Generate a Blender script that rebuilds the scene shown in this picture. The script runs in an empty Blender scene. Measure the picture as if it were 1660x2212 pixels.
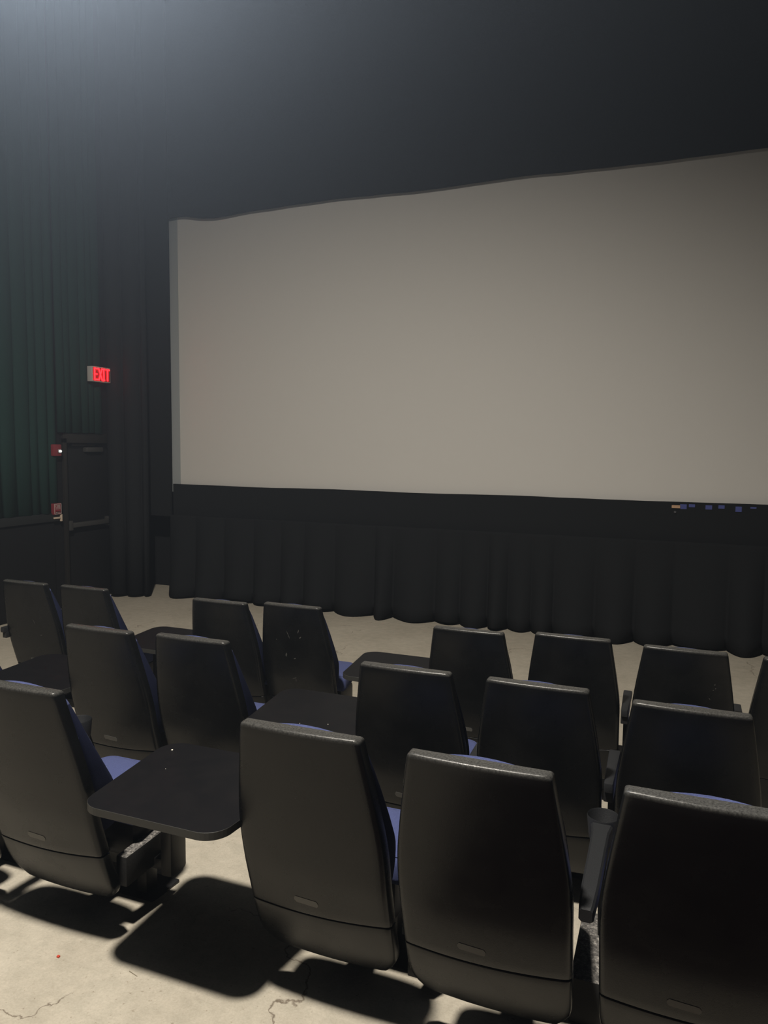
import bpy, bmesh, math, random
from mathutils import Matrix, Vector, noise
random.seed(7)
S = bpy.context.scene
C = S.collection

# ------------------------------------------------------------------ camera
cam_d = bpy.data.cameras.new('camera')
cam = bpy.data.objects.new('camera', cam_d); C.objects.link(cam)
cam_d.sensor_fit = 'VERTICAL'; cam_d.sensor_height = 24.0; cam_d.lens = 1600.0/2212.0*24.0
cam_d.clip_start = 0.05; cam_d.clip_end = 100
R = [[0.9316223131178072, 0.04262020905483817, -0.36092018990512087],
     [0.36325792248594996, -0.07882957677359378, 0.9283477686604776],
     [0.011115190156636322, -0.9959766139853976, -0.08892152125309058]]
m = Matrix.Identity(4)
for i in range(3):
    m[i][0] = R[i][0]; m[i][1] = -R[i][1]; m[i][2] = -R[i][2]
m[2][3] = 2.05
cam.matrix_world = m
S.camera = cam

# ------------------------------------------------------------------ world, haze, lights, exposure
w = bpy.data.worlds.new('world'); S.world = w; w.use_nodes = True
wn = w.node_tree
bg = wn.nodes['Background']; bg.inputs['Color'].default_value = (0.02, 0.022, 0.025, 1); bg.inputs['Strength'].default_value = 0.0
vs = wn.nodes.new('ShaderNodeVolumeScatter')
vs.inputs['Color'].default_value = (0.82, 0.9, 1.0, 1)
vs.inputs['Density'].default_value = 0.009  # haze added to scatter the lamps, standing in for lens glare
vs.inputs['Anisotropy'].default_value = 0.8
wn.links.new(vs.outputs[0], wn.nodes['World Output'].inputs['Volume'])

def spot(name, loc, target, power, angle, blend, size, color):
    d = bpy.data.lights.new(name, 'SPOT'); d.energy = power; d.spot_size = math.radians(angle)
    d.spot_blend = blend; d.shadow_soft_size = size; d.color = color
    o = bpy.data.objects.new(name, d); C.objects.link(o); o.location = loc
    o.rotation_euler = (Vector(target)-Vector(loc)).to_track_quat('-Z', 'Y').to_euler()
    return o
LAMP = (-1.52, 0.8, 6.0)
spot('house_light', LAMP, (-2.9, 3.2, 0), 2150, 140, 0.9, 0.17, (1.0, 0.93, 0.825))
GLOW = (-3.42, 2.95, 5.80)
spot('added_glow_light', GLOW, (0, 0, 3.05), 4400, 60, 1.0, 0.10, (0.86, 0.92, 1.0))  # added lamp, aimed past the camera to make the upper left glow

S.view_settings.view_transform = 'Standard'
S.view_settings.look = 'None'
S.view_settings.gamma = 1.0
S.view_settings.use_curve_mapping = False
S.view_settings.exposure = 0.0
S.cycles.use_denoising = True
S.cycles.use_adaptive_sampling = True
S.cycles.adaptive_threshold = 0.05
S.cycles.max_bounces = 4
S.cycles.diffuse_bounces = 3
S.cycles.glossy_bounces = 2
S.cycles.transmission_bounces = 3
S.cycles.volume_bounces = 0
S.cycles.sample_clamp_indirect = 4.0
S.cycles.caustics_reflective = False; S.cycles.caustics_refractive = False

def fl(y): return 0.08*max(0.0, 4.5-max(y, -0.5))

# ------------------------------------------------------------------ materials
def mat(name, col, rough=0.6, spec=0.4, metal=0.0):
    M = bpy.data.materials.new(name); M.use_nodes = True
    b = M.node_tree.nodes['Principled BSDF']
    b.inputs['Base Color'].default_value = (*col, 1); b.inputs['Roughness'].default_value = rough
    b.inputs['Specular IOR Level'].default_value = spec; b.inputs['Metallic'].default_value = metal
    return M
def nd(M, t, **kw):
    n = M.node_tree.nodes.new(t)
    for k, v in kw.items():
        if hasattr(n, k): setattr(n, k, v)
        else: n.inputs[k].default_value = v
    return n
def lk(M, a, b): M.node_tree.links.new(a, b)
def coords(M, scale=(1, 1, 1)):
    g = nd(M, 'ShaderNodeNewGeometry'); mp = nd(M, 'ShaderNodeMapping')
    mp.inputs['Scale'].default_value = scale
    lk(M, g.outputs['Position'], mp.inputs['Vector']); return mp.outputs[0]
def ocoords(M, scale=(1, 1, 1)):
    g = nd(M, 'ShaderNodeTexCoord'); mp = nd(M, 'ShaderNodeMapping')
    mp.inputs['Scale'].default_value = scale
    lk(M, g.outputs['Object'], mp.inputs['Vector']); return mp.outputs[0]
def ntex(M, vec, scale, detail=4, rough=0.55):
    n = nd(M, 'ShaderNodeTexNoise'); n.inputs['Scale'].default_value = scale
    n.inputs['Detail'].default_value = detail; n.inputs['Roughness'].default_value = rough
    lk(M, vec, n.inputs['Vector']); return n.outputs['Fac']
def ramp(M, fac, stops):
    r = nd(M, 'ShaderNodeValToRGB'); e = r.color_ramp.elements
    while len(e) < len(stops): e.new(0.5)
    for i, (p, c) in enumerate(stops):
        e[i].position = p; e[i].color = (*c, 1) if len(c) == 3 else c
    lk(M, fac, r.inputs[0]); return r.outputs[0]
def bump(M, h, strength, dist):
    b = nd(M, 'ShaderNodeBump'); b.inputs['Strength'].default_value = strength; b.inputs['Distance'].default_value = dist
    lk(M, h, b.inputs['Height']); lk(M, b.outputs[0], M.node_tree.nodes['Principled BSDF'].inputs['Normal'])
def mixc(M, fac, a, b, mode='MIX'):
    n = nd(M, 'ShaderNodeMix', data_type='RGBA', blend_type=mode)
    for s, v in ((0, fac), (6, a), (7, b)):
        if isinstance(v, (int, float)): n.inputs[s].default_value = v
        elif isinstance(v, tuple): n.inputs[s].default_value = (*v, 1)
        else: lk(M, v, n.inputs[s])
    return n.outputs[2]
def base(M): return M.node_tree.nodes['Principled BSDF'].inputs['Base Color']

def concrete():
    M = mat('concrete', (0.45, 0.42, 0.34), 0.85, 0.25)
    v = coords(M)
    c1 = ramp(M, ntex(M, v, 1.7, 6), [(0.3, (0.44, 0.405, 0.34)), (0.7, (0.52, 0.485, 0.415))])
    c2 = ramp(M, ntex(M, v, 14, 8, 0.65), [(0.38, (0.90, 0.895, 0.88)), (0.62, (1.03, 1.02, 1.01))])
    c = mixc(M, 1.0, c1, c2, 'MULTIPLY')
    # small dark pits
    sp = ramp(M, ntex(M, v, 60, 3, 0.7), [(0.28, (0.55, 0.5, 0.45)), (0.36, (1, 1, 1))])
    c = mixc(M, 0.8, c, sp, 'MULTIPLY')
    # hairline cracks: edges of large warped cells, kept only in patches
    nz = nd(M, 'ShaderNodeTexNoise'); nz.inputs['Scale'].default_value = 3.5; nz.inputs['Detail'].default_value = 8; lk(M, v, nz.inputs['Vector'])
    wv = nd(M, 'ShaderNodeVectorMath', operation='MULTIPLY_ADD'); lk(M, nz.outputs['Color'], wv.inputs[0])
    wv.inputs[1].default_value = (0.5, 0.5, 0); lk(M, v, wv.inputs[2])
    vo = nd(M, 'ShaderNodeTexVoronoi', feature='DISTANCE_TO_EDGE'); vo.inputs['Scale'].default_value = 0.9; lk(M, wv.outputs[0], vo.inputs['Vector'])
    ck = ramp(M, vo.outputs['Distance'], [(0.0, (1, 1, 1)), (0.0028, (0, 0, 0))])
    mk = ramp(M, ntex(M, v, 1.1, 2), [(0.50, (0, 0, 0)), (0.56, (1, 1, 1))])
    ckm = mixc(M, 1.0, ck, mk, 'MULTIPLY')
    c = mixc(M, ckm, c, (0.16, 0.13, 0.10))
    fg = ramp(M, ntex(M, v, 110, 5, 0.8), [(0.35, (0.86, 0.85, 0.83)), (0.65, (1.04, 1.04, 1.03))])
    c = mixc(M, 1.0, c, fg, 'MULTIPLY')
    lk(M, c, base(M))
    bump(M, ntex(M, coords(M, (1, 1.6, 1)), 70, 8, 0.75), 0.5, 0.004)
    return M
def plastic():
    M = mat('black_plastic', (0.03, 0.03, 0.028), 0.42, 0.25)
    v = ocoords(M)
    c = ramp(M, ntex(M, v, 7, 5), [(0.35, (0.0042, 0.0046, 0.0050)), (0.7, (0.0078, 0.0083, 0.0088))])
    sc = ramp(M, ntex(M, ocoords(M, (9, 9, 2.2)), 5, 9, 0.75), [(0.70, (0, 0, 0)), (0.78, (1, 1, 1))])
    c = mixc(M, sc, c, (0.05, 0.048, 0.046))
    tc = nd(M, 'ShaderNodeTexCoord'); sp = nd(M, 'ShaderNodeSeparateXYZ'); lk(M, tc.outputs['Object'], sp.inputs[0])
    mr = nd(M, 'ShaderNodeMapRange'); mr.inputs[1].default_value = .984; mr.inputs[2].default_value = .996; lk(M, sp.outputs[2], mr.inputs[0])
    worn = ramp(M, ntex(M, v, 160, 5, 0.75), [(0.35, (0.022, 0.022, 0.021)), (0.65, (0.075, 0.074, 0.070))])  # wear speckle lightened further, painting caught light onto the top edges
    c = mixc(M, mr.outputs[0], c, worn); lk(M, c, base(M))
    lk(M, ramp(M, ntex(M, v, 10, 5), [(0.3, (0.20,)*3), (0.7, (0.31,)*3)]), M.node_tree.nodes['Principled BSDF'].inputs['Roughness'])
    bump(M, ntex(M, v, 320, 4, 0.65), 0.35, 0.0012)
    return M
def fabric(name, a, b, scale=500, rough=0.95, bst=0.4):
    M = mat(name, a, rough, 0.1)
    v = coords(M)
    lk(M, ramp(M, ntex(M, v, scale, 2), [(0.3, a), (0.7, b)]), base(M))
    bump(M, ntex(M, v, scale, 2), bst, 0.001)
    M.node_tree.nodes['Principled BSDF'].inputs['Sheen Weight'].default_value = 0.05 if name == 'blue_fabric' else 0.0
    return M
def dusty():
    M = mat('dusty_metal', (0.02, 0.02, 0.02), 0.7, 0.3)
    v = coords(M)
    g = nd(M, 'ShaderNodeNewGeometry'); sx = nd(M, 'ShaderNodeSeparateXYZ'); lk(M, g.outputs['Normal'], sx.inputs[0])
    up = ramp(M, sx.outputs[2], [(0.6, (0, 0, 0)), (0.9, (1, 1, 1))])
    d = ramp(M, ntex(M, v, 75, 8, 0.75), [(0.36, (0.02, 0.019, 0.018)), (0.52, (0.12, 0.115, 0.11)), (0.68, (0.38, 0.36, 0.33))])
    lk(M, mixc(M, up, (0.016, 0.016, 0.016), d), base(M)); bump(M, ntex(M, v, 90, 6, 0.7), 0.5, 0.003)
    return M
def emit(name, col, st):
    M = mat(name, tuple(min(1, c) for c in col), 0.5)
    b = M.node_tree.nodes['Principled BSDF']
    b.inputs['Emission Color'].default_value = (*col, 1); b.inputs['Emission Strength'].default_value = st
    return M
m_floor = concrete()
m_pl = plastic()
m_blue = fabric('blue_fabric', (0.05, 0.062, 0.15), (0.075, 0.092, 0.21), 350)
m_blue_shade = fabric('blue_shaded_side', (0.011, 0.014, 0.036), (0.016, 0.020, 0.052), 350)  # same blue fabric darkened, shade painted onto the cushion sides
m_blk = fabric('black_drape', (0.009, 0.0098, 0.011), (0.014, 0.015, 0.0165), 220)
m_wallb = fabric('black_wall', (0.010, 0.0105, 0.012), (0.014, 0.0145, 0.016), 60)
m_green = fabric('green_drape', (0.010, 0.026, 0.023), (0.015, 0.038, 0.033), 260)
m_screen = fabric('screen_cloth', (0.53, 0.52, 0.50), (0.55, 0.54, 0.52), 900, 0.9, 0.05)
m_strip = mat('screen_border', (0.30, 0.32, 0.33), 0.9, 0.1)
m_metal = mat('black_metal', (0.014, 0.014, 0.015), 0.45, 0.4)
m_dust = dusty()
m_arm = mat('armrest_rubber', (0.016, 0.017, 0.019), 0.5, 0.35)
bump(m_arm, ntex(m_arm, coords(m_arm), 260, 4, 0.7), 0.5, 0.002)
m_lam = mat('black_laminate', (0.020, 0.020, 0.023), 0.5, 0.18)
lk(m_lam, ramp(m_lam, ntex(m_lam, coords(m_lam), 9, 8, 0.7), [(0.35, (0.004, 0.0042, 0.0055)), (0.75, (0.007, 0.0065, 0.0075))]), base(m_lam))
m_edge = mat('table_edge_band', (0.032, 0.032, 0.030), 0.5, 0.3)
m_plate = mat('grey_plate', (0.085, 0.085, 0.082), 0.5, 0.4)
m_door = mat('door_paint', (0.010, 0.010, 0.011), 0.6, 0.2)
m_frame = mat('door_frame_paint', (0.016, 0.0145, 0.013), 0.5, 0.3)
m_bar = mat('panic_bar_metal', (0.06, 0.06, 0.058), 0.45, 0.4, 0.3)
m_wain = mat('wainscot_paint', (0.008, 0.008, 0.009), 0.7, 0.2)
m_rail = mat('rail_paint', (0.018, 0.020, 0.021), 0.6, 0.3)
m_white = mat('sign_housing', (0.42, 0.40, 0.38), 0.5, 0.4)
m_red = mat('alarm_red', (0.20, 0.03, 0.038), 0.5, 0.3)
m_lens = mat('strobe_lens', (0.9, 0.92, 0.92), 0.1, 0.6)
m_lens.node_tree.nodes['Principled BSDF'].inputs['Emission Color'].default_value = (0.9, 0.95, 1, 1)
m_lens.node_tree.nodes['Principled BSDF'].inputs['Emission Strength'].default_value = 0.6
m_text = mat('white_print', (0.5, 0.46, 0.44), 0.6, 0.2)
m_cream = mat('cream_conduit', (0.55, 0.45, 0.36), 0.6, 0.3)
m_tape = mat('blue_tape', (0.06, 0.075, 0.24), 0.7, 0.2)
m_tan = mat('tan_wood', (0.42, 0.27, 0.17), 0.7, 0.2)
lk(m_tan, ramp(m_tan, ntex(m_tan, coords(m_tan, (3, 3, 40)), 8, 4), [(0.3, (0.38, 0.23, 0.14)), (0.7, (0.50, 0.33, 0.21))]), base(m_tan))
m_bolt = mat('bolt_steel', (0.5, 0.5, 0.5), 0.25, 0.6, 1.0)
m_exit = emit('exit_letter_glow', (1.0, 0.006, 0.009), 10.0)
m_exitg = emit('exit_face_glow', (0.25, 0.003, 0.003), 0.25)
m_scrap = mat('red_scrap', (0.55, 0.06, 0.03), 0.5)
m_crumb = mat('pale_crumb', (0.75, 0.72, 0.62), 0.8)
m_lampg = emit('lamp_face', (1.0, 0.9, 0.75), 8.0)

# ------------------------------------------------------------------ mesh helpers
def obj(name, verts, faces, m_, parent=None, smooth=True, mats=None, fm=None, angle=None):
    me = bpy.data.meshes.new(name); me.from_pydata([tuple(v) for v in verts], [], faces)
    for mm in (mats or [m_]): me.materials.append(mm)
    if fm:
        for p, i in zip(me.polygons, fm): p.material_index = i
    bm = bmesh.new(); bm.from_mesh(me); bmesh.ops.recalc_face_normals(bm, faces=bm.faces[:])
    bm.to_mesh(me); bm.free()
    if smooth: me.shade_smooth()
    if angle: me.set_sharp_from_angle(angle=math.radians(angle))
    o = bpy.data.objects.new(name, me); C.objects.link(o)
    if parent: o.parent = parent
    return o
def bmobj(name, bm, m_, parent=None, angle=35):
    me = bpy.data.meshes.new(name); bmesh.ops.recalc_face_normals(bm, faces=bm.faces[:]); bm.to_mesh(me); bm.free()
    me.materials.append(m_); me.shade_smooth(); me.set_sharp_from_angle(angle=math.radians(angle))
    o = bpy.data.objects.new(name, me); C.objects.link(o)
    if parent: o.parent = parent
    return o
def addbox(bm, x0, x1, y0, y1, z0, z1, bev=0.0, M=None, seg=2):
    r = bmesh.ops.create_cube(bm, size=1.0); vs_ = r['verts']
    for v in vs_: v.co = Vector((x0+(v.co.x+.5)*(x1-x0), y0+(v.co.y+.5)*(y1-y0), z0+(v.co.z+.5)*(z1-z0)))
    if bev > 0:
        es = list({e for v in vs_ for e in v.link_edges})
        rr = bmesh.ops.bevel(bm, geom=es, offset=bev, segments=seg, affect='EDGES', profile=0.6)
        vs_ = list({v for f in rr['faces'] for v in f.verts} | {v for v in vs_ if v.is_valid})
    if M is not None: bmesh.ops.transform(bm, matrix=M, verts=vs_)
    return vs_
def box(name, x0, x1, y0, y1, z0, z1, m_, parent=None, bev=0.003):
    bm = bmesh.new(); addbox(bm, x0, x1, y0, y1, z0, z1, bev); return bmobj(name, bm, m_, parent)
def cyl(name, p, r, d, axis, m_, parent=None, seg=16, r2=None):
    bm = bmesh.new()
    rot = {'z': Matrix.Identity(4), 'x': Matrix.Rotation(math.pi/2, 4, 'Y'), 'y': Matrix.Rotation(-math.pi/2, 4, 'X')}[axis]
    bmesh.ops.create_cone(bm, cap_ends=True, segments=seg, radius1=r, radius2=r if r2 is None else r2, depth=d, matrix=Matrix.Translation(p) @ rot)
    return bmobj(name, bm, m_, parent)
def empty(name, loc, rz=0):
    o = bpy.data.objects.new(name, None); C.objects.link(o); o.location = loc; o.rotation_euler = (0, 0, rz); o.empty_display_size = 0.1
    return o
def tag(o, label, cat, group=None):
    o['label'] = label; o['category'] = cat
    if group: o['group'] = group
    return o
def struct(o, label=None):
    o['kind'] = 'structure'
    if label: o['label'] = label
    return o
def copy_tree(o, parent=None):
    c = o.copy(); C.objects.link(c)
    if parent: c.parent = parent
    for ch in list(o.children): copy_tree(ch, c)
    return c
def interp(z, pts):
    if z <= pts[0][0]: return pts[0][1]
    for (a, va), (b, vb) in zip(pts, pts[1:]):
        if z <= b: 
            t = (z-a)/(b-a); return va+(vb-va)*t
    return pts[-1][1]
def smoothi(z, pts):   # smoothed interpolation
    return sum(interp(z+d, pts) for d in (-.03, -.015, 0, .015, .03))/5

# ------------------------------------------------------------------ the setting
XL, XR, YF, YB, ZC = -6.98, 7.3, 8.75, -4.5, 8.6
v = []; f = []
ys = [YB, -0.5]+[-0.5+0.25*k for k in range(1, 20)]+[4.5, 5.2]+[YF]
for y in ys: v += [(XL-.2, y, fl(y)), (XR+.2, y, fl(y))]
for i in range(len(ys)-1): f.append((2*i, 2*i+1, 2*i+3, 2*i+2))
n = len(v); v += [(x, y, z-0.25) for x, y, z in v]
f += [tuple(n+k for k in q[::-1]) for q in f]
L = len(ys)
for i in range(L-1):
    f.append((2*i, 2*i+2, n+2*i+2, n+2*i)); f.append((2*i+1, n+2*i+1, n+2*i+3, 2*i+3))
f.append((0, n, n+1, 1)); f.append((2*L-2, 2*L-1, n+2*L-1, n+2*L-2))
struct(obj('floor', v, f, m_floor, smooth=False), 'pale worn concrete floor sloping down to the screen')
struct(box('wall_front', XL-.2, XR+.2, YF, YF+.2, -0.3, ZC, m_wallb, bev=0), 'black wall behind the screen')
struct(box('wall_right', XR, XR+.2, YB, YF, -0.3, ZC, m_wallb, bev=0), 'black side wall')
struct(box('wall_back', XL-.2, XR+.2, YB-.2, YB, -0.3, ZC, m_wallb, bev=0), 'black rear wall')
struct(box('ceiling', XL-.2, XR+.2, YB-.2, YF+.2, ZC, ZC+.2, m_wallb, bev=0), 'black ceiling')
# left wall with a door opening
DY0, DY1, DZ = 7.04, 7.98, 2.10
wl = empty('wall_left', (0, 0, 0)); struct(wl, 'dark side wall with green drape, rail and exit door')
box('wall_panel', XL-.2, XL, YB, DY0, -0.3, ZC, m_wain, wl, 0)
box('wall_panel', XL-.2, XL, DY1, YF, -0.3, ZC, m_wain, wl, 0)
box('wall_panel', XL-.2, XL, DY0, DY1, DZ, ZC, m_wain, wl, 0)
box('wainscot', XL, XL+.035, YB, 6.86, 0.0, 1.10, m_wain, wl, 0.004)
box('chair_rail', XL, XL+.07, YB, 6.9, 1.10, 1.20, m_rail, wl, 0.008)
# door
dr = empty('door_1', (XL, (DY0+DY1)/2, 0)); struct(dr, 'black exit door with a push bar below the exit sign')
def lbox(name, x0, x1, y0, y1, z0, z1, m_, bev=0.003, par=None):
    o = box(name, x0-XL, x1-XL, y0-(DY0+DY1)/2, y1-(DY0+DY1)/2, z0, z1, m_, par or dr, bev); return o
leaf = lbox('door_leaf', XL-.12, XL-.07, DY0+.055, DY1-.055, 0.01, DZ-.055, m_door)
lbox('door_frame', XL-.16, XL+.03, DY0, DY0+.055, 0, DZ, m_frame)
lbox('door_frame', XL-.16, XL+.03, DY1-.055, DY1, 0, DZ, m_frame)
lbox('door_frame', XL-.16, XL+.03, DY0, DY1, DZ-.055, DZ+.06, m_frame)
pb = lbox('push_bar', XL-.03, XL+.025, DY0+.08, DY1-.09, 0.985, 1.045, m_bar, 0.012)
lbox('bar_bracket', XL-.07, XL+.03, DY0+.07, DY0+.13, 0.955, 1.075, m_bar, 0.008, pb)
lbox('bar_bracket', XL-.07, XL+.03, DY1-.16, DY1-.1, 0.955, 1.075, m_bar, 0.008, pb)
cl = lbox('door_closer', XL-.07, XL-.005, DY0+.42, DY0+.72, 1.93, 1.99, m_bar, 0.01)
lbox('closer_arm', XL-.05, XL-.035, DY0+.2, DY0+.6, 2.01, 2.025, m_bar, 0.003, cl)

# pleated cloth hanging: path in plan, folds pushed along the normal
def pleats(name, p0, p1, z0, z1, m_, seed, amp=0.05, pitch=(0.16, 0.34), hem=0.02, flare=0.0, sharp=0.55, cols=14, label=None, cat=None, topamp=0.35, thick=0.004):
    rnd = random.Random(seed)
    P0 = Vector((p0[0], p0[1], 0)); P1 = Vector((p1[0], p1[1], 0)); D = (P1-P0); Ln = D.length; D.normalize()
    N = Vector((D.y, -D.x, 0))
    s = 0; folds = []
    while s < Ln-0.02:
        q = min(rnd.uniform(*pitch), Ln-s)
        folds.append((s, q, rnd.uniform(0.55, 1.15), rnd.uniform(-0.3, 0.3), rnd.uniform(-hem, hem))); s += q
    zs = [0, .03, .08, .16, .28, .42, .58, .74, .88, 1.0]
    V = []; F = []; nc = 0
    cl_ = []
    for (s0, q, a, sk, hm) in folds:
        for k in range(cols): cl_.append((s0, q, a, sk, hm, k/cols))
    cl_.append((folds[-1][0], folds[-1][1], folds[-1][2], 0, 0, 1.0))
    for zi, t in enumerate(zs):
        for (s0, q, a, sk, hm, u) in cl_:
            z = z1+(z0-z1)*t
            uu = u+sk*t*u*(1-u)
            prof = abs(math.sin(math.pi*uu))**sharp
            g = topamp+(1-topamp)*t
            off = a*amp*g*prof+flare*t*t
            wob = 0.012*noise.noise(Vector(((s0+q*u)*2.3, z*1.6, seed)))
            p = P0+D*(s0+q*u)+N*(off+wob)
            if t == 1.0: z += hm*math.sin(math.pi*u)+0.012*noise.noise(Vector(((s0+q*u)*5, seed, 0)))
            V.append((p.x, p.y, z))
    nc = len(cl_); nr = len(zs)
    for r in range(nr-1):
        for c in range(nc-1): F.append((r*nc+c, r*nc+c+1, (r+1)*nc+c+1, (r+1)*nc+c))
    o = obj(name, V, F, m_)
    sm = o.modifiers.new('thickness', 'SOLIDIFY'); sm.thickness = thick
    if label: tag(o, label, cat)
    return o
pleats('side_wall_drape', (XL+.025, -2.0), (XL+.025, 6.93), 1.20, 8.4, m_green, 3, amp=0.055, pitch=(0.09, 0.22), hem=0.004, sharp=0.5, label='dark green pleated drape on the side wall above the rail, left of the door', cat='drape', topamp=0.6)
pleats('door_head_drape', (XL+.025, 6.95), (XL+.025, 7.70), 2.17, 8.4, m_green, 8, amp=0.035, pitch=(0.10, 0.20), hem=0.004, sharp=0.6, label='green pleated drape on the wall above the exit door, behind the lit sign', cat='drape', topamp=0.6)
pleats('corner_curtain', (-6.95, 7.80), (-6.45, 7.99), 0.045, 8.4, m_blk, 21, amp=0.10, pitch=(0.20, 0.34), hem=0.015, sharp=0.6, label='tall black curtain hanging to the floor between the exit door and the screen', cat='curtain', topamp=0.6)
pleats('skirt_curtain', (-6.27, 8.19), (6.9, 8.19), 0.035, 1.10, m_blk, 33, amp=0.17, pitch=(0.22, 0.56), hem=0.045, flare=0.03, sharp=0.85, cols=20, label='long black pleated skirt curtain under the screen', cat='curtain', topamp=0.12)

# ------------------------------------------------------------------ screen and masking
ZS0, ZS1, XS0, XS1 = 1.40, 5.12, -6.27, 6.6
scr = tag(empty('cinema_screen', (0, 8.32, 0)), 'large blank pale grey cinema screen filling the front wall', 'screen')
box('screen_sheet', XS0+.085, XS1, 0, .02, ZS0, ZS1, m_screen, scr, 0)
e = box('screen_border', XS0-.05, XS0+.085, -.004, .016, ZS0, ZS1, m_strip, scr, 0); e['label'] = 'narrow bluish grey strip at the left edge'
# valance: black cloth above with a slightly wavy lower hem
def band(name, x0, x1, y, zt, zb, m_, label, cat, wave=0.0, thick=0.03, invert=False, nx=160):
    V = []; F = []
    for i in range(nx+1):
        x = x0+(x1-x0)*i/nx
        wv = wave*(noise.noise(Vector((x*0.9, 3.1, 0)))+0.4*noise.noise(Vector((x*2.3, 9.1, 0))))
        if name == 'valance': wv += -0.045*math.exp(-((x+5.55)/0.33)**2)+0.02*math.exp(-((x+6.05)/0.15)**2)
        a, b = (zt, zb+wv) if not invert else (zt+wv, zb)
        V += [(x, y, a), (x, y, b), (x, y+thick, b), (x, y+thick, a)]
    for i in range(nx):
        k = 4*i
        for j in range(4): F.append((k+j, k+(j+1) % 4, k+4+(j+1) % 4, k+4+j))
    F.append((0, 1, 2, 3)); F.append((4*nx, 4*nx+1, 4*nx+2, 4*nx+3))
    return tag(obj(name, V, F, m_, smooth=False), label, cat)
band('valance', XL+.02, 6.9, 8.24, ZC-.02, 4.955, m_wallb, 'smooth black cloth valance above the screen with a slightly wavy lower edge', 'valance', wave=0.022)
band('side_masking', -6.72, -6.262, 8.20, 8.5, 1.075, m_blk, 'flat black masking panel beside the left edge of the screen', 'panel', nx=6)
band('lower_masking', -6.262, 6.9, 8.255, 1.505, 1.0, m_blk, 'black horizontal masking band below the screen', 'panel', wave=0.010, invert=True)
# tape and wood showing at the right of the lower masking (y just proud of the band)
def pw(px, py, y):
    vx, vy = px-830., py-1106.
    r = [R[i][0]*vx+R[i][1]*vy+R[i][2]*1600. for i in range(3)]
    t = y/r[1]; return (r[0]*t, y, 2.05+r[2]*t)
for i, (a, b, c, d) in enumerate([(1470, 1090, 1484, 1100), (1489, 1090, 1502, 1096), (1525, 1092, 1539, 1101), (1553, 1092, 1566, 1099), (1590, 1095, 1603, 1106), (1622, 1096, 1635, 1099)]):
    A = pw(a, b, 8.25); B = pw(c, d, 8.25)
    o = box('tape_strip', A[0], B[0], 8.249, 8.254, B[2], A[2]+.004, m_tape, None, 0)
    lab = ['blue tape patch beside the tan wood block, leftmost of the patches under the screen', 'small blue tape patch, second from the left under the screen edge', 'square blue tape patch, third from the left under the screen edge', 'blue tape patch, fourth from the left under the screen edge', 'tallest blue tape patch with a torn lower corner, near the right', 'faint thin blue tape patch, rightmost under the screen edge'][i]
    tag(o, lab, 'tape', 'blue tape patches under the screen')
A = pw(1452, 1091, 8.24); B = pw(1470, 1098, 8.24)
tag(box('wood_block', A[0], B[0], 8.235, 8.254, B[2], A[2], m_tan, None, 0.001), 'small tan wood block showing at the lower right edge of the screen', 'wood block')
A = pw(1459, 1106, 8.24)
tag(cyl('bolt', (A[0], 8.246, A[2]), 0.012, 0.016, 'y', m_bolt), 'small shiny bolt on the masking band below the tan wood block', 'bolt')

# ------------------------------------------------------------------ exit sign
XW = XL+.05
sg = tag(empty('exit_sign', (XW+.03, 7.575, 2.912)), 'lit red EXIT sign in a pale housing above the side door', 'sign')
box('housing', 0.0, .075, -.165, .165, -.095, .095, m_white, sg, 0.006)
box('sign_face', .075, .079, -.145, .150, -.082, .082, m_exitg, sg, 0.001)
def strokes(name, segs, wd, m_, par, x0=0.081, dep=0.006):
    bm = bmesh.new()
    for (a, b) in segs:
        A = Vector((0, a[0], a[1])); B = Vector((0, b[0], b[1])); Dv = B-A; ln = Dv.length
        ang = math.atan2(Dv.z, Dv.y)
        M = Matrix.Translation((x0, (A.y+B.y)/2, (A.z+B.z)/2)) @ Matrix.Rotation(ang, 4, 'X')
        addbox(bm, 0, dep, -ln/2-wd/2, ln/2+wd/2, -wd/2, wd/2, 0, M)
    return bmobj(name, bm, m_, par)
h = .068
LT = {'E': [((-.125, -h), (-.125, h)), ((-.125, h), (-.075, h)), ((-.125, 0), (-.085, 0)), ((-.125, -h), (-.075, -h))],
      'X': [((-.052, -h), (.004, h)), ((-.052, h), (.004, -h))],
      'I': [((.036, -h), (.036, h)), ((.026, h), (.046, h)), ((.026, -h), (.046, -h))],
      'T': [((.104, -h), (.104, h)), ((.074, h), (.134, h))]}
for k, sgm in LT.items(): strokes('letter', sgm, 0.015, m_exit, sg)

# fire alarm strobe
st = tag(empty('fire_alarm_strobe', (XL+.05, 6.872, 1.955)), 'dark red fire alarm box with a bright strobe lens beside the door', 'alarm')
box('housing', 0, .055, -.062, .062, -.07, .07, m_red, st, 0.012)
ln = cyl('strobe_lens', (.068, .030, -.012), .020, .026, 'x', m_lens, st, 14, .012)
box('reflector', .054, .062, .0, .058, -.036, .010, mat('reflector_chrome', (.7, .7, .72), .25, .5, 1.0), st, .003)
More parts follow.
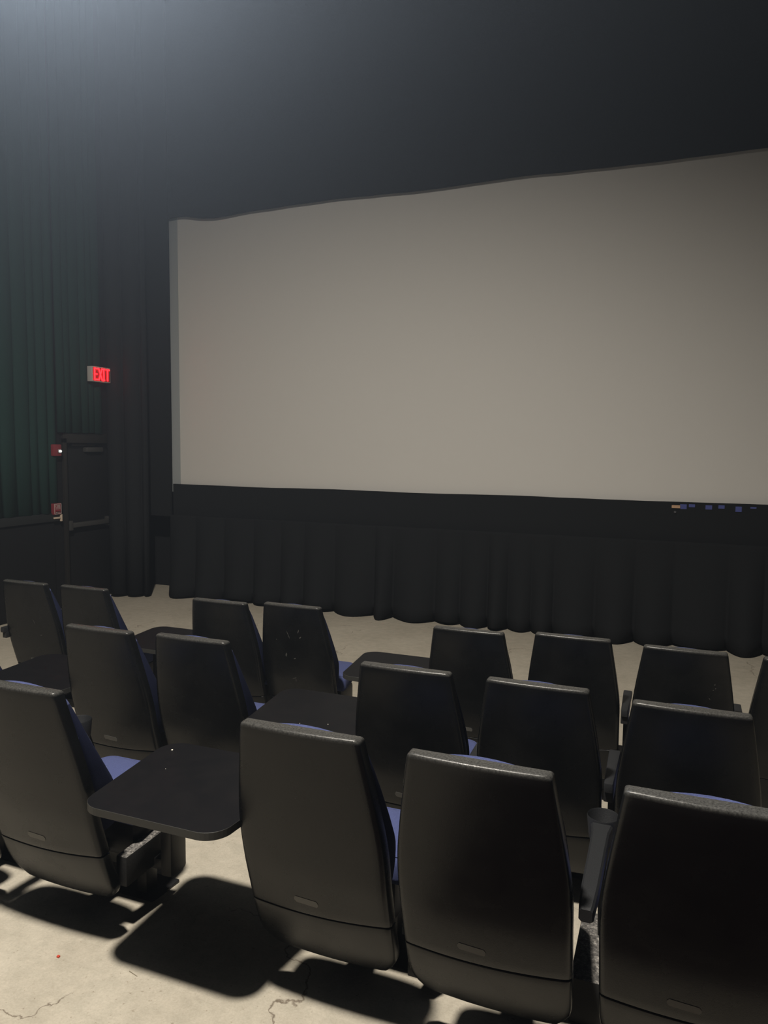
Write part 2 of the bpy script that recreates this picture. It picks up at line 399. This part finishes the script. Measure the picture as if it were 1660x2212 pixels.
# pull station
ps = tag(empty('fire_pull_station', (XL+.05, 6.855, 1.250)), 'red fire pull station with white FIRE lettering below the alarm strobe', 'pull station')
box('housing', 0, .05, -.06, .06, -.068, .068, m_red, ps, .008)
for a in ((-.054, -.049, -.06, .06), (.049, .054, -.06, .06)): box('white_border', .049, .0515, a[0], a[1], a[2], a[3], m_text, ps, 0)
for z in (-.062, .057): box('white_border', .049, .0515, -.054, .054, z, z+.005, m_text, ps, 0)
box('pull_handle', .05, .066, -.035, .035, -.030, -.012, m_red, ps, .004)
for z in (.012, -.002, -.042): box('white_line', .05, .0525, -.034, .036, z, z+.005, m_text, ps, 0)
box('key_lock', .05, .056, -.028, -.012, -.056, -.044, m_bolt, ps, .003)
def word(segsets, y0, z0, sx, sz, wd, m_, par, xx):
    y = y0
    for sgm in segsets:
        strokes('letter', [((y+a[0]*sx, z0+a[1]*sz), (y+b[0]*sx, z0+b[1]*sz)) for a, b in sgm], wd, m_, par, xx, .0015); y += sx*1.45
Fl = [((0, 0), (0, 1)), ((0, 1), (1, 1)), ((0, .5), (.8, .5))]
Il = [((.5, 0), (.5, 1))]
Rl = [((0, 0), (0, 1)), ((0, 1), (1, 1)), ((1, 1), (1, .5)), ((1, .5), (0, .5)), ((.3, .5), (1, 0))]
El = [((0, 0), (0, 1)), ((0, 1), (1, 1)), ((0, .5), (.8, .5)), ((0, 0), (1, 0))]
word([Fl, Il, Rl, El], -.036, .026, .013, .022, .0038, m_text, ps, .051)
cb = tag(empty('conduit_bracket', (XL+.07, 6.88, 1.14)), 'small cream L-shaped conduit stub under the fire pull station', 'bracket')
box('horizontal_arm', 0, .02, -.07, .03, -.010, .010, m_cream, cb, .003)
box('vertical_arm', 0, .022, .030, .052, -.045, .042, m_cream, cb, .003)

# ------------------------------------------------------------------ theatre chair
HW = [(.12, .185), (.145, .205), (.17, .235), (.22, .248), (.60, .251), (.68, .246), (.80, .2295), (.90, .2135), (.965, .203), (1.0, .197)]
PR = [(.12, .250), (.20, .205), (.30, .165), (.50, .105), (.70, .060), (.90, .018), (1.0, .0)]
def seamz(u): return .345-.012*(1-u*u)+.008*(u)
def shell(name, zb, zt, parent, rtop=.013, rbot=.006, nz=26, hs=1.0):
    """closed shell panel; zb/zt are functions of u"""
    sec = []   # (u, depth) around the cross-section; u in -1..1
    K = 20
    for k in range(K+1):
        q = -1+2*k/K; sec.append((math.copysign(1-(1-abs(q))**1.6, q) if q else 0, 0, 'b'))
    sec.append((1, .055, 'f')); 
    for k in range(1, 5): sec.append((1-2*k/5, .055, 'f'))
    sec.append((-1, .055, 'f'))
    ts = []
    for k in range(5): a = math.pi/2*k/4; ts.append(('b', rbot*(1-math.sin(a)), rbot*(1-math.cos(a))))
    for k in range(1, nz): ts.append(('m', k/nz, 0))
    for k in range(4, -1, -1): a = math.pi/2*k/4; ts.append(('t', rtop*(1-math.sin(a)), rtop*(1-math.cos(a))))
    V = []; F = []
    for kind, a, dz in ts:
        for (u, d, side) in sec:
            b0, t0 = zb(u), zt(u)
            if kind == 'm': z = (b0+rbot)+(t0-rtop-b0-rbot)*a; ins = 0
            elif kind == 'b': z = b0+dz; ins = a
            else: z = t0-dz; ins = a
            hw = (smoothi(z, HW) if z < .95 else interp(z, HW))-ins
            # rounded vertical corner on the back face
            x = u*hw; dd = d
            if side == 'b':
                e = max(0.0, abs(u)-.94)/.06
                dd = .010*(1-math.sqrt(max(0, 1-e*e)))+ins*.9+.012*u*u
                x = u*hw*(1-0.0)
            else: dd = d-ins*.7
            y = smoothi(z, PR)+dd
            V.append((x, y, z))
    n = len(sec); m_ = len(ts)
    for r in range(m_-1):
        for c in range(n): F.append((r*n+c, r*n+(c+1) % n, (r+1)*n+(c+1) % n, (r+1)*n+c))
    F.append(tuple(range(n))); F.append(tuple((m_-1)*n+k for k in range(n)))
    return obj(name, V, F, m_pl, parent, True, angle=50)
def cushion(name, parent):
    # padded back cushion in front of the shell
    HC = [(.40, .205), (.50, .222), (.60, .232), (.70, .230), (.80, .222), (.90, .207), (.96, .192), (.99, .180), (1.01, .172)]
    FR = [(.40, .315), (.52, .315), (.58, .30), (.70, .225), (.80, .165), (.90, .115), (.96, .085), (1.0, .062)]
    V = []; F = []; zs = [.40, .405, .42]+[.42+.52*k/16 for k in range(1, 17)]+[.950, .961, .971, .978, .981]
    sec = []
    for k in range(64):
        a = 2*math.pi*k/64
        sec.append((math.copysign(abs(math.cos(a))**.5, math.cos(a)), math.copysign(abs(math.sin(a))**.5, math.sin(a))))
    for i, z in enumerate(zs):
        sh = 1.0
        if i < 3: sh = (.80, .93, .99)[i]
        if z > .95: sh = {.95: .99, .961: .97, .971: .93, .978: .86, .981: .70}.get(round(z, 3), 1)
        y0 = smoothi(z, PR)+.050; y1 = smoothi(z, FR); cy = (y0+y1)/2; hy = max(.012, (y1-y0)/2)
        for (a, b) in sec: V.append((a*interp(z, HC)*sh, cy+b*hy*sh, z+.016*(1-a*a)*(z > .9)))
    n = 64
    for r in range(len(zs)-1):
        for c in range(n): F.append((r*n+c, r*n+(c+1) % n, (r+1)*n+(c+1) % n, (r+1)*n+c))
    F.append(tuple(range(n))); F.append(tuple((len(zs)-1)*n+k for k in range(n)))
    o = obj(name, V, F, None, parent, mats=[m_blue, m_blue_shade])
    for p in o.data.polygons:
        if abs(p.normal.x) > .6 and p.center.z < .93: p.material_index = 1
    return o
def seat(parent):
    # outline in plan, tapering with rounded front corners
    def outline(ins):
        P = []
        for (x, y, cx, cy, r, a0) in [(.215, .375, 0, 0, .03, -90), (.185, .68, 0, 0, .07, 0), (-.185, .68, 0, 0, .07, 90), (-.215, .375, 0, 0, .03, 180)]:
            sx = 1 if x > 0 else -1; sy = 1 if y > .5 else -1
            ccx = x-sx*r; ccy = y-sy*r
            for k in range(6):
                a = math.radians(a0+90*k/5); rr = max(.002, r-ins)
                P.append((ccx+rr*math.cos(a), ccy+rr*math.sin(a)))
        return P
    prof = [(.060, .335), (.02, .338), (.004, .35), (0, .37), (0, .415), (.004, .432), (.014, .444), (.03, .450), (.07, .454)]
    V = []; F = []
    for ins, z in prof:
        for (x, y) in outline(ins):
            if ins > .03:
                k = (ins-.03)*0.8; x -= math.copysign(k, x) if abs(x) > k else 0; y += k if y < .5 else -k
            V.append((x, y, z+.05*(y-.2)))
    n = 24
    for r in range(len(prof)-1):
        for c in range(n): F.append((r*n+c, r*n+(c+1) % n, (r+1)*n+(c+1) % n, (r+1)*n+c))
    F.append(tuple(range(n))); F.append(tuple((len(prof)-1)*n+k for k in range(n)))
    s = obj('seat_cushion', V, F, m_blue, parent, True, angle=60)
    # piping along the top edge
    V = []; F = []; P = outline(.012)
    for (x, y) in P:
        for q in range(6):
            a = 2*math.pi*q/6; V.append((x*(1+.004*math.cos(a)/.2), y+.0, .443+.05*(y-.2)+.0035*math.sin(a)))
    cu = bpy.data.curves.new('seam_piping', 'CURVE'); cu.dimensions = '3D'; cu.bevel_depth = .0028; cu.bevel_resolution = 1
    sp = cu.splines.new('POLY'); sp.points.add(len(P)-1); sp.use_cyclic_u = True
    for k, (x, y) in enumerate(P): sp.points[k].co = (x, y, .443+.05*(y-.2), 1)
    tmp = bpy.data.objects.new('tmp', cu); C.objects.link(tmp)
    dg = bpy.context.evaluated_depsgraph_get(); me = bpy.data.meshes.new_from_object(tmp.evaluated_get(dg)); bpy.data.objects.remove(tmp)
    me.materials.clear(); me.materials.append(m_blue)
    pp = bpy.data.objects.new('seam_piping', me); C.objects.link(pp); pp.parent = s
    return s
def make_chair(plate=True):
    t = empty('theatre_chair', (0, 0, 0))
    up = shell('back_shell', lambda u: seamz(u)+.0008, lambda u: 1.0, t)
    shell('lower_back_panel', lambda u: .135, lambda u: seamz(u)-.0008, t, rtop=.004, rbot=.012, nz=8)
    # plate lies on the shell surface a little above the seam
    V = []; F = []; nx, nz = 10, 3
    for j in range(nz+1):
        for i in range(nx+1):
            x = -.075+.085*i/nx; z = .378+.024*j/nz-.0+(-.004)*(i/nx)
            cr = (.006 if i in (0, nx) and j in (0, nz) else 0)
            V.append((x*(1-.0)+(-cr if i == nx else cr if i == 0 else 0), smoothi(z, PR)+.012*(x/.25)**2-.0006, z))
    for j in range(nz):
        for i in range(nx): F.append((j*(nx+1)+i, j*(nx+1)+i+1, (j+1)*(nx+1)+i+1, (j+1)*(nx+1)+i))
    if plate:
        pl = obj('label_plate', V, F, m_plate, up); pl['label'] = 'small grey plate low on the back'
        md = pl.modifiers.new('th', 'SOLIDIFY'); md.thickness = .0008; pl.data.shade_flat(); md.offset = 0
    cushion('back_cushion', t)
    seat(t)
    bm = bmesh.new(); addbox(bm, -.17, .17, .42, .63, .19, .345, .025); bmobj('seat_pan', bm, m_metal, t)
    bm = bmesh.new(); addbox(bm, -.16, .16, .47, .53, .12, .19, .006); bmobj('rocker_beam', bm, m_metal, t)
    for s in (-1, 1):
        bm = bmesh.new(); addbox(bm, s*.10-.025, s*.10+.025, .55, .62, -.05, .19, .004); bmobj('leg', bm, m_metal, t)
    bm = bmesh.new(); addbox(bm, -.05, .05, .22, .46, .20, .25, .005); bmobj('hinge_arm', bm, m_metal, t)
    bm = bmesh.new(); addbox(bm, -.185, .185, .51, .69, -.06, -.040, .003); bmobj('floor_plate', bm, m_metal, t)
    return t

# arm standards shared by neighbouring chairs
def armbar(kind, parent):
    a = None
    if kind == 'cup':
        bm = bmesh.new()
        # tapered bar from the rear end to the cup
        V = []; F = []
        rows = [(.085, .017, .583, .618), (.10, .020, .575, .624), (.20, .024, .573, .626), (.40, .0255, .573, .626), (.50, .027, .573, .626), (.555, .034, .573, .626)]
        for (y, hw, zb, zt) in rows:
            V += [(-hw, y, zb+.006), (-hw+.006, y, zb), (hw-.006, y, zb), (hw, y, zb+.006), (hw, y, zt-.006), (hw-.006, y, zt), (-hw+.006, y, zt), (-hw, y, zt-.006)]
        for r in range(len(rows)-1):
            for c in range(8): F.append((r*8+c, r*8+(c+1) % 8, r*8+8+(c+1) % 8, r*8+8+c))
        F.append(tuple(range(8))); F.append(tuple((len(rows)-1)*8+k for k in range(8)))
        a = obj('armrest', V, F, m_arm, parent, True, angle=40)
        prof = [(.003, .560), (.034, .560), (.040, .568), (.0485, .628), (.0505, .632), (.0520, .628), (.0450, .560), (.040, .545), (.003, .543)]
        V = []; F = []; n = 32
        for (r, z) in prof:
            for k in range(n): V.append((r*math.cos(2*math.pi*k/n), .605+r*math.sin(2*math.pi*k/n), z))
        for q in range(len(prof)-1):
            for k in range(n): F.append((q*n+k, q*n+(k+1) % n, (q+1)*n+(k+1) % n, (q+1)*n+k))
        F.append(tuple(range(n))); F.append(tuple((len(prof)-1)*n+k for k in range(n)))
        c = obj('cup_holder', V, F, m_arm, parent, True, angle=50)
        c['label'] = 'round open cup holder ring'
    elif kind == 'pad':
        a = box('armrest', -.024, .024, .07, .42, .585, .625, m_arm, parent, .008)
        for v_ in a.data.vertices:
            if v_.co.y < .15: v_.co.x *= .72
    if kind == 'pad':
        box('arm_plate', -.018, .018, .09, .40, .54, .587, m_metal, parent, .004)
    return a
def make_standard(kind):
    t = empty('arm_standard', (0, 0, 0))
    armbar(kind, t)
    if kind == 'cup':
        bm = bmesh.new(); vv = addbox(bm, -.014, .014, .59, .65, .09, .56, .004)
        for v_ in vv: v_.co.y += (.56-v_.co.z)*.36
        bmobj('post', bm, m_metal, t)
    elif kind == 'pad': box('post', -.014, .014, .30, .35, .09, .58, m_metal, t, .004)
    bm = bmesh.new(); addbox(bm, -.078, .075, .50, .88, -.078, .115, .006); bmobj('base_box', bm, m_dust, t)
    if kind != 'cup':
        bm = bmesh.new(); addbox(bm, -.03, .03, .38, .47, .10, .26, .006); bmobj('pivot_bracket', bm, m_metal, t)
    return t

# table
def make_table():
    t = empty('seat_table', (0, 0, 0))
    def out(r=.085):
        P = []
        cs = [(-.31, .005), (.252, .005), (.29, .57), (-.35, .57)]
        a0 = [180, 270, 0, 90]
        for (x, y), a in zip(cs, a0):
            cx = x-math.copysign(r, x); cy = y+r if y < .3 else y-r
            for k in range(10):
                b = math.radians(a+90*k/9); P.append((cx+r*math.cos(b), cy+r*math.sin(b)))
        return P
    P = out(); n = len(P); Z = .63
    def ring(s, z): return [(x*(1-s/.33), .29+(y-.29)*(1-s/.28), z) for x, y in P]
    V = ring(.0, Z-.026)+ring(0, Z-.001)+ring(.001, Z)+ring(.001, Z-.027)
    F = []; fm = []
    for a, b, mi in ((0, 1, 1), (1, 2, 1), (3, 0, 1)):
        for k in range(n): F.append((a*n+k, a*n+(k+1) % n, b*n+(k+1) % n, b*n+k)); fm.append(mi)
    F.append(tuple(2*n+k for k in range(n))); fm.append(0)
    F.append(tuple(3*n+k for k in range(n))); fm.append(0)
    tp = obj('table_top', V, F, None, t, False, mats=[m_lam, m_edge], fm=fm)
    box('support_bracket', -.315, -.262, .44, .54, .13, Z-.026, m_metal, t, .012)
    box('cross_beam', -.415, -.262, .46, .52, .14, .185, m_metal, t, .004)
    box('dusty_arm', -.41, -.36, .30, .53, .15, .27, m_dust, t, .008)
    box('under_rail', -.30, .30, .46, .52, Z-.046, Z-.026, m_metal, t, .002)
    box('support_bracket', .262, .315, .44, .54, .13, Z-.026, m_metal, t, .012)
    return t

rows = {
 'front': [(-4.345, 3.965), (-3.815, 3.98), (-2.70, 3.985), (-2.21, 4.06), (-1.02, 3.90), (-.464, 3.985), (.098, 3.95), (.655, 3.95)],
 'middle': [(-3.75, 2.82), (-2.63, 2.825), (-2.10, 2.857), (-1.004, 2.81), (-.458, 2.813), (.098, 2.758)],
 'back': [(-2.70, 1.84), (-2.10, 1.84), (-.9985, 1.865), (-.452, 1.845), (.12, 1.84)]}
labels = {
 'front': ['black-backed blue chair, leftmost of the front row nearest the green drape',
           'front row chair right of the leftmost one, blue cushion side showing, behind a table',
           'front row chair just right of the left front table, standing before the curtain hem',
           'front row chair with white scuffs on its back, just left of a table',
           'front row chair just right of the middle front table, grey plate low on its back',
           'front row chair third from the right edge, bare floor on both sides',
           'front row chair with small white flecks, armrests on both sides',
           'front row chair cut off at the right edge of the view'],
 'middle': ['middle row chair cut off at the left edge, only its blue seat corner showing',
            'middle row chair with its blue side showing, right of the left edge table',
            'middle row chair just left of the middle row table, blue seat corner beside the tabletop',
            'middle row chair just right of the middle row table, blue seat at lower right',
            'middle row chair second from the right, between two armrest posts',
            'rightmost middle row chair, wide black back behind the cup holder'],
 'back': ['back row chair cut off at the left edge, only a dark lower sliver in view',
          'nearest left black-backed chair, beside the big black table, blue cushion corner lit',
          'nearest chair right of the big black table, grey plate low on its back',
          'large dark nearest chair between the plated chair and the cup holder',
          'darkest nearest chair at the lower right corner, right of the cup holder']}
placed = {}
proto = None
for rn, lst in rows.items():
    for i, (x, y) in enumerate(lst):
        if proto is None: proto = make_chair(); c = proto
        else: c = copy_tree(proto)
        yt = {'front': 3.96, 'middle': 2.82, 'back': 1.85}[rn]
        c.location = (x, y, fl(yt+.0)+{'front': .0, 'middle': .0, 'back': 0.0}[rn])
        placed[rn, i] = c
        tag(c, labels[rn][i], 'chair', {'front': 'chairs in the front row', 'middle': 'chairs in the middle row', 'back': 'chairs in the back row nearest the camera'}[rn])
tables = [((-3.23, 3.96), 'black table in the front row, leftmost, between two pairs of chairs'),
          ((-1.515, 3.96), 'black table in the middle of the front row against the pale floor'),
          ((-3.17, 2.84), 'black table at the left edge, middle row, in front of the nearest left chair'),
          ((-1.515, 2.84), 'black tabletop in the middle row with two tiny white crumbs'),
          ((-1.51, 1.85), 'largest nearest black table with rounded corners and a grey edge band')]
tp = None
for (x, y), lab in tables:
    if tp is None: tp = make_table(); t = tp
    else: t = copy_tree(tp)
    t.location = (x, y, fl(y)+.0)
    tag(t, lab, 'table', 'black tables between chairs')
arms = {'cup': [((-.165, 1.85), 'arm post with cup holder between the two nearest right chairs, dusty base box'),
                ((-2.375, 1.85), 'arm post with cup holder peeking out beside the nearest left chair'),
                ],
        'pad': [((-.18, 2.82), 'flat armrest post in the middle row, behind the cup holder'),
                ((-.73, 2.82), 'flat armrest post in the middle row right of the chair beside the table'),
                ((-.185, 3.96), 'flat armrest post in the front row standing against the pale floor'),
                ((.378, 3.96), 'flat armrest post in the front row at the far right'),
                ((-4.62, 3.96), 'flat armrest post at the left edge of the front row')],
        'low': [((-.727, 1.85), 'low dusty base box without armrest between the two large nearest chairs')]}
for kind, lst in arms.items():
    pr = None
    for (x, y), lab in lst:
        if pr is None: pr = make_standard(kind); a = pr
        else: a = copy_tree(pr)
        a.location = (x, y, fl(y)); tag(a, lab, 'armrest', 'arm posts between chairs')

# dark sheet added out of view to cut floor bounce onto the right hand chairs
V = []; F = []; k = 0
for y in (-3.0, -0.5, 1.80):
    V += [(-.82, y, fl(y)+.008), (5.5, y, fl(y)+.008)]
V += [(x, y, z-.007) for x, y, z in V]
F = [(0, 1, 3, 2), (2, 3, 5, 4), (6, 7, 9, 8), (8, 9, 11, 10), (0, 2, 8, 6), (2, 4, 10, 8), (1, 3, 9, 7), (3, 5, 11, 9), (0, 1, 7, 6), (4, 5, 11, 10)]
m_absorber = fabric('absorber_fibre', (0.020, 0.009, 0.008), (0.035, 0.014, 0.012), 300)
tag(obj('bounce_absorber', V, F, m_absorber, smooth=False), 'added unseen dark red-brown carpet behind the rightmost nearest chairs', 'absorber')

# scuffs on two of the backs
m_scuff = mat('white_scuff', (0.085, 0.083, 0.078), 0.8, 0.2)
def scuff(chair, marks):
    sh = [o for o in chair.children if o.name.startswith('back_shell')][0]
    for (x, z, ln, wd, ang) in marks:
        M = Matrix.Translation((x, smoothi(z, PR)-.0002, z)) @ Matrix.Rotation(-ang, 4, 'Y')
        bm = bmesh.new()
        vs2 = [bm.verts.new(M @ Vector(q)) for q in ((-ln/2, 0, 0), (-ln*.2, -.0006, wd/2), (ln*.3, -.0006, wd*.35), (ln/2, 0, 0), (ln*.2, -.0006, -wd/2), (-ln*.3, -.0006, -wd*.3))]
        for q in range(6): vs2[q].co.y = smoothi(vs2[q].co.z, PR)-.0008+.012*(vs2[q].co.x/.25)**2
        bm.faces.new(vs2); o = bmobj('scuff_mark', bm, m_scuff, sh)
        o['label'] = 'small pale scuff mark'
scuff(placed['front', 3], [(-.03, .80, .06, .004, 1.9), (.045, .83, .03, .006, 1.2), (.055, .79, .02, .008, .8), (-.06, .66, .03, .01, 1.4), (.0, .64, .02, .006, .4), (-.12, .76, .008, .006, 0), (-.02, .50, .035, .005, .3), (-.01, .485, .02, .004, 1.5)])
scuff(placed['front', 6], [(.145, .83, .008, .005, .4), (.15, .81, .006, .005, 1.2), (.14, .80, .007, .004, .8), (.125, .75, .012, .003, 2.2)])
scuff(placed['front', 0], [(.05, .70, .05, .004, 1.95), (.09, .60, .02, .006, .3)])
scuff(placed['middle', 5], [(.09, .60, .014, .004, -.2)])

# small litter
def fz(px, py, off=0):
    z = 0
    vx, vy = px-830., py-1106.
    r = [R[i][0]*vx+R[i][1]*vy+R[i][2]*1600. for i in range(3)]
    for _ in range(20):
        t = (z+off-2.05)/r[2]; p = (r[0]*t, r[1]*t); z = fl(p[1])
    return Vector((p[0], p[1], z+off))
p = fz(126, 2068)
bm = bmesh.new(); addbox(bm, -.005, .005, -.004, .005, 0, .006, .0015)
o = bmobj('paper_scrap', bm, m_scrap); o.location = p; tag(o, 'tiny red scrap on the lit concrete floor at the lower left', 'litter')
p = fz(288, 2104)
bm = bmesh.new(); addbox(bm, -.022, .022, -.0012, .0012, 0, .002, 0)
o = bmobj('dry_straw', bm, mat('straw', (.22, .19, .14), .8)); o.location = p; o.rotation_euler = (0, 0, -.25); tag(o, 'thin dry straw lying on the concrete floor near the bottom', 'litter')

def crumb(px, py, z, sz, lab):
    vx, vy = px-830., py-1106.
    rr = [R[i][0]*vx+R[i][1]*vy+R[i][2]*1600. for i in range(3)]
    t = (z-2.05)/rr[2]
    bm = bmesh.new(); bmesh.ops.create_icosphere(bm, subdivisions=1, radius=sz)
    for v_ in bm.verts: v_.co *= 1+.35*noise.noise(v_.co*400+Vector((px, py, 0))); v_.co.z *= .6
    o = bmobj('crumb', bm, m_crumb); o.location = (rr[0]*t, rr[1]*t, z+sz*.45); tag(o, lab, 'crumb', 'pale crumbs on tables and seats')
zt2 = fl(2.84)+.63
crumb(648, 1563, zt2, .0022, 'tiny white crumb, left of the two on the middle row table')
crumb(709, 1565, zt2, .0022, 'tiny white crumb, right of the two on the middle row table')
crumb(372, 1621, fl(1.85)+.63, .0045, 'pale crumb at the far left corner of the nearest table')
crumb(358, 1661, fl(1.85)+.63, .0016, 'minute pale crumb on the nearest tabletop')
crumb(228, 1658, fl(1.84)+.477, .0045, 'pale crumb on the blue seat beside the nearest table')

# ------------------------------------------------------------------ lamps (housings)
def downlight(name, loc, label, aim=None):
    t = empty(name, loc); tag(t, label, 'lamp')
    V = []; F = []; n = 24
    prof = [(.02, .36), (.11, .34), (.15, .22), (.16, .02), (.155, .02), (.14, .2), (.02, .22)]
    for (r, z) in prof:
        for k in range(n): V.append((r*math.cos(2*math.pi*k/n), r*math.sin(2*math.pi*k/n), z))
    for q in range(len(prof)-1):
        for k in range(n): F.append((q*n+k, q*n+(k+1) % n, (q+1)*n+(k+1) % n, (q+1)*n+k))
    F.append(tuple(range(n))); F.append(tuple((len(prof)-1)*n+k for k in range(n)))
    h_ = obj('lamp_housing', V, F, m_metal, t, True, angle=40)
    cyl('hanging_rod', (0, 0, (ZC-loc[2]+.34)/2), .012, ZC-loc[2]-.34, 'z', m_metal, t)
    return t
downlight('ceiling_lamp', (LAMP[0], LAMP[1], LAMP[2]+.12), 'black pendant house lamp over the rear chairs, above the view')
tb = downlight('ceiling_lamp', (GLOW[0], GLOW[1], GLOW[2]+.3), 'black housing of the added haze glow lamp, above the upper left corner')  # unseen housing for the added glow lamp
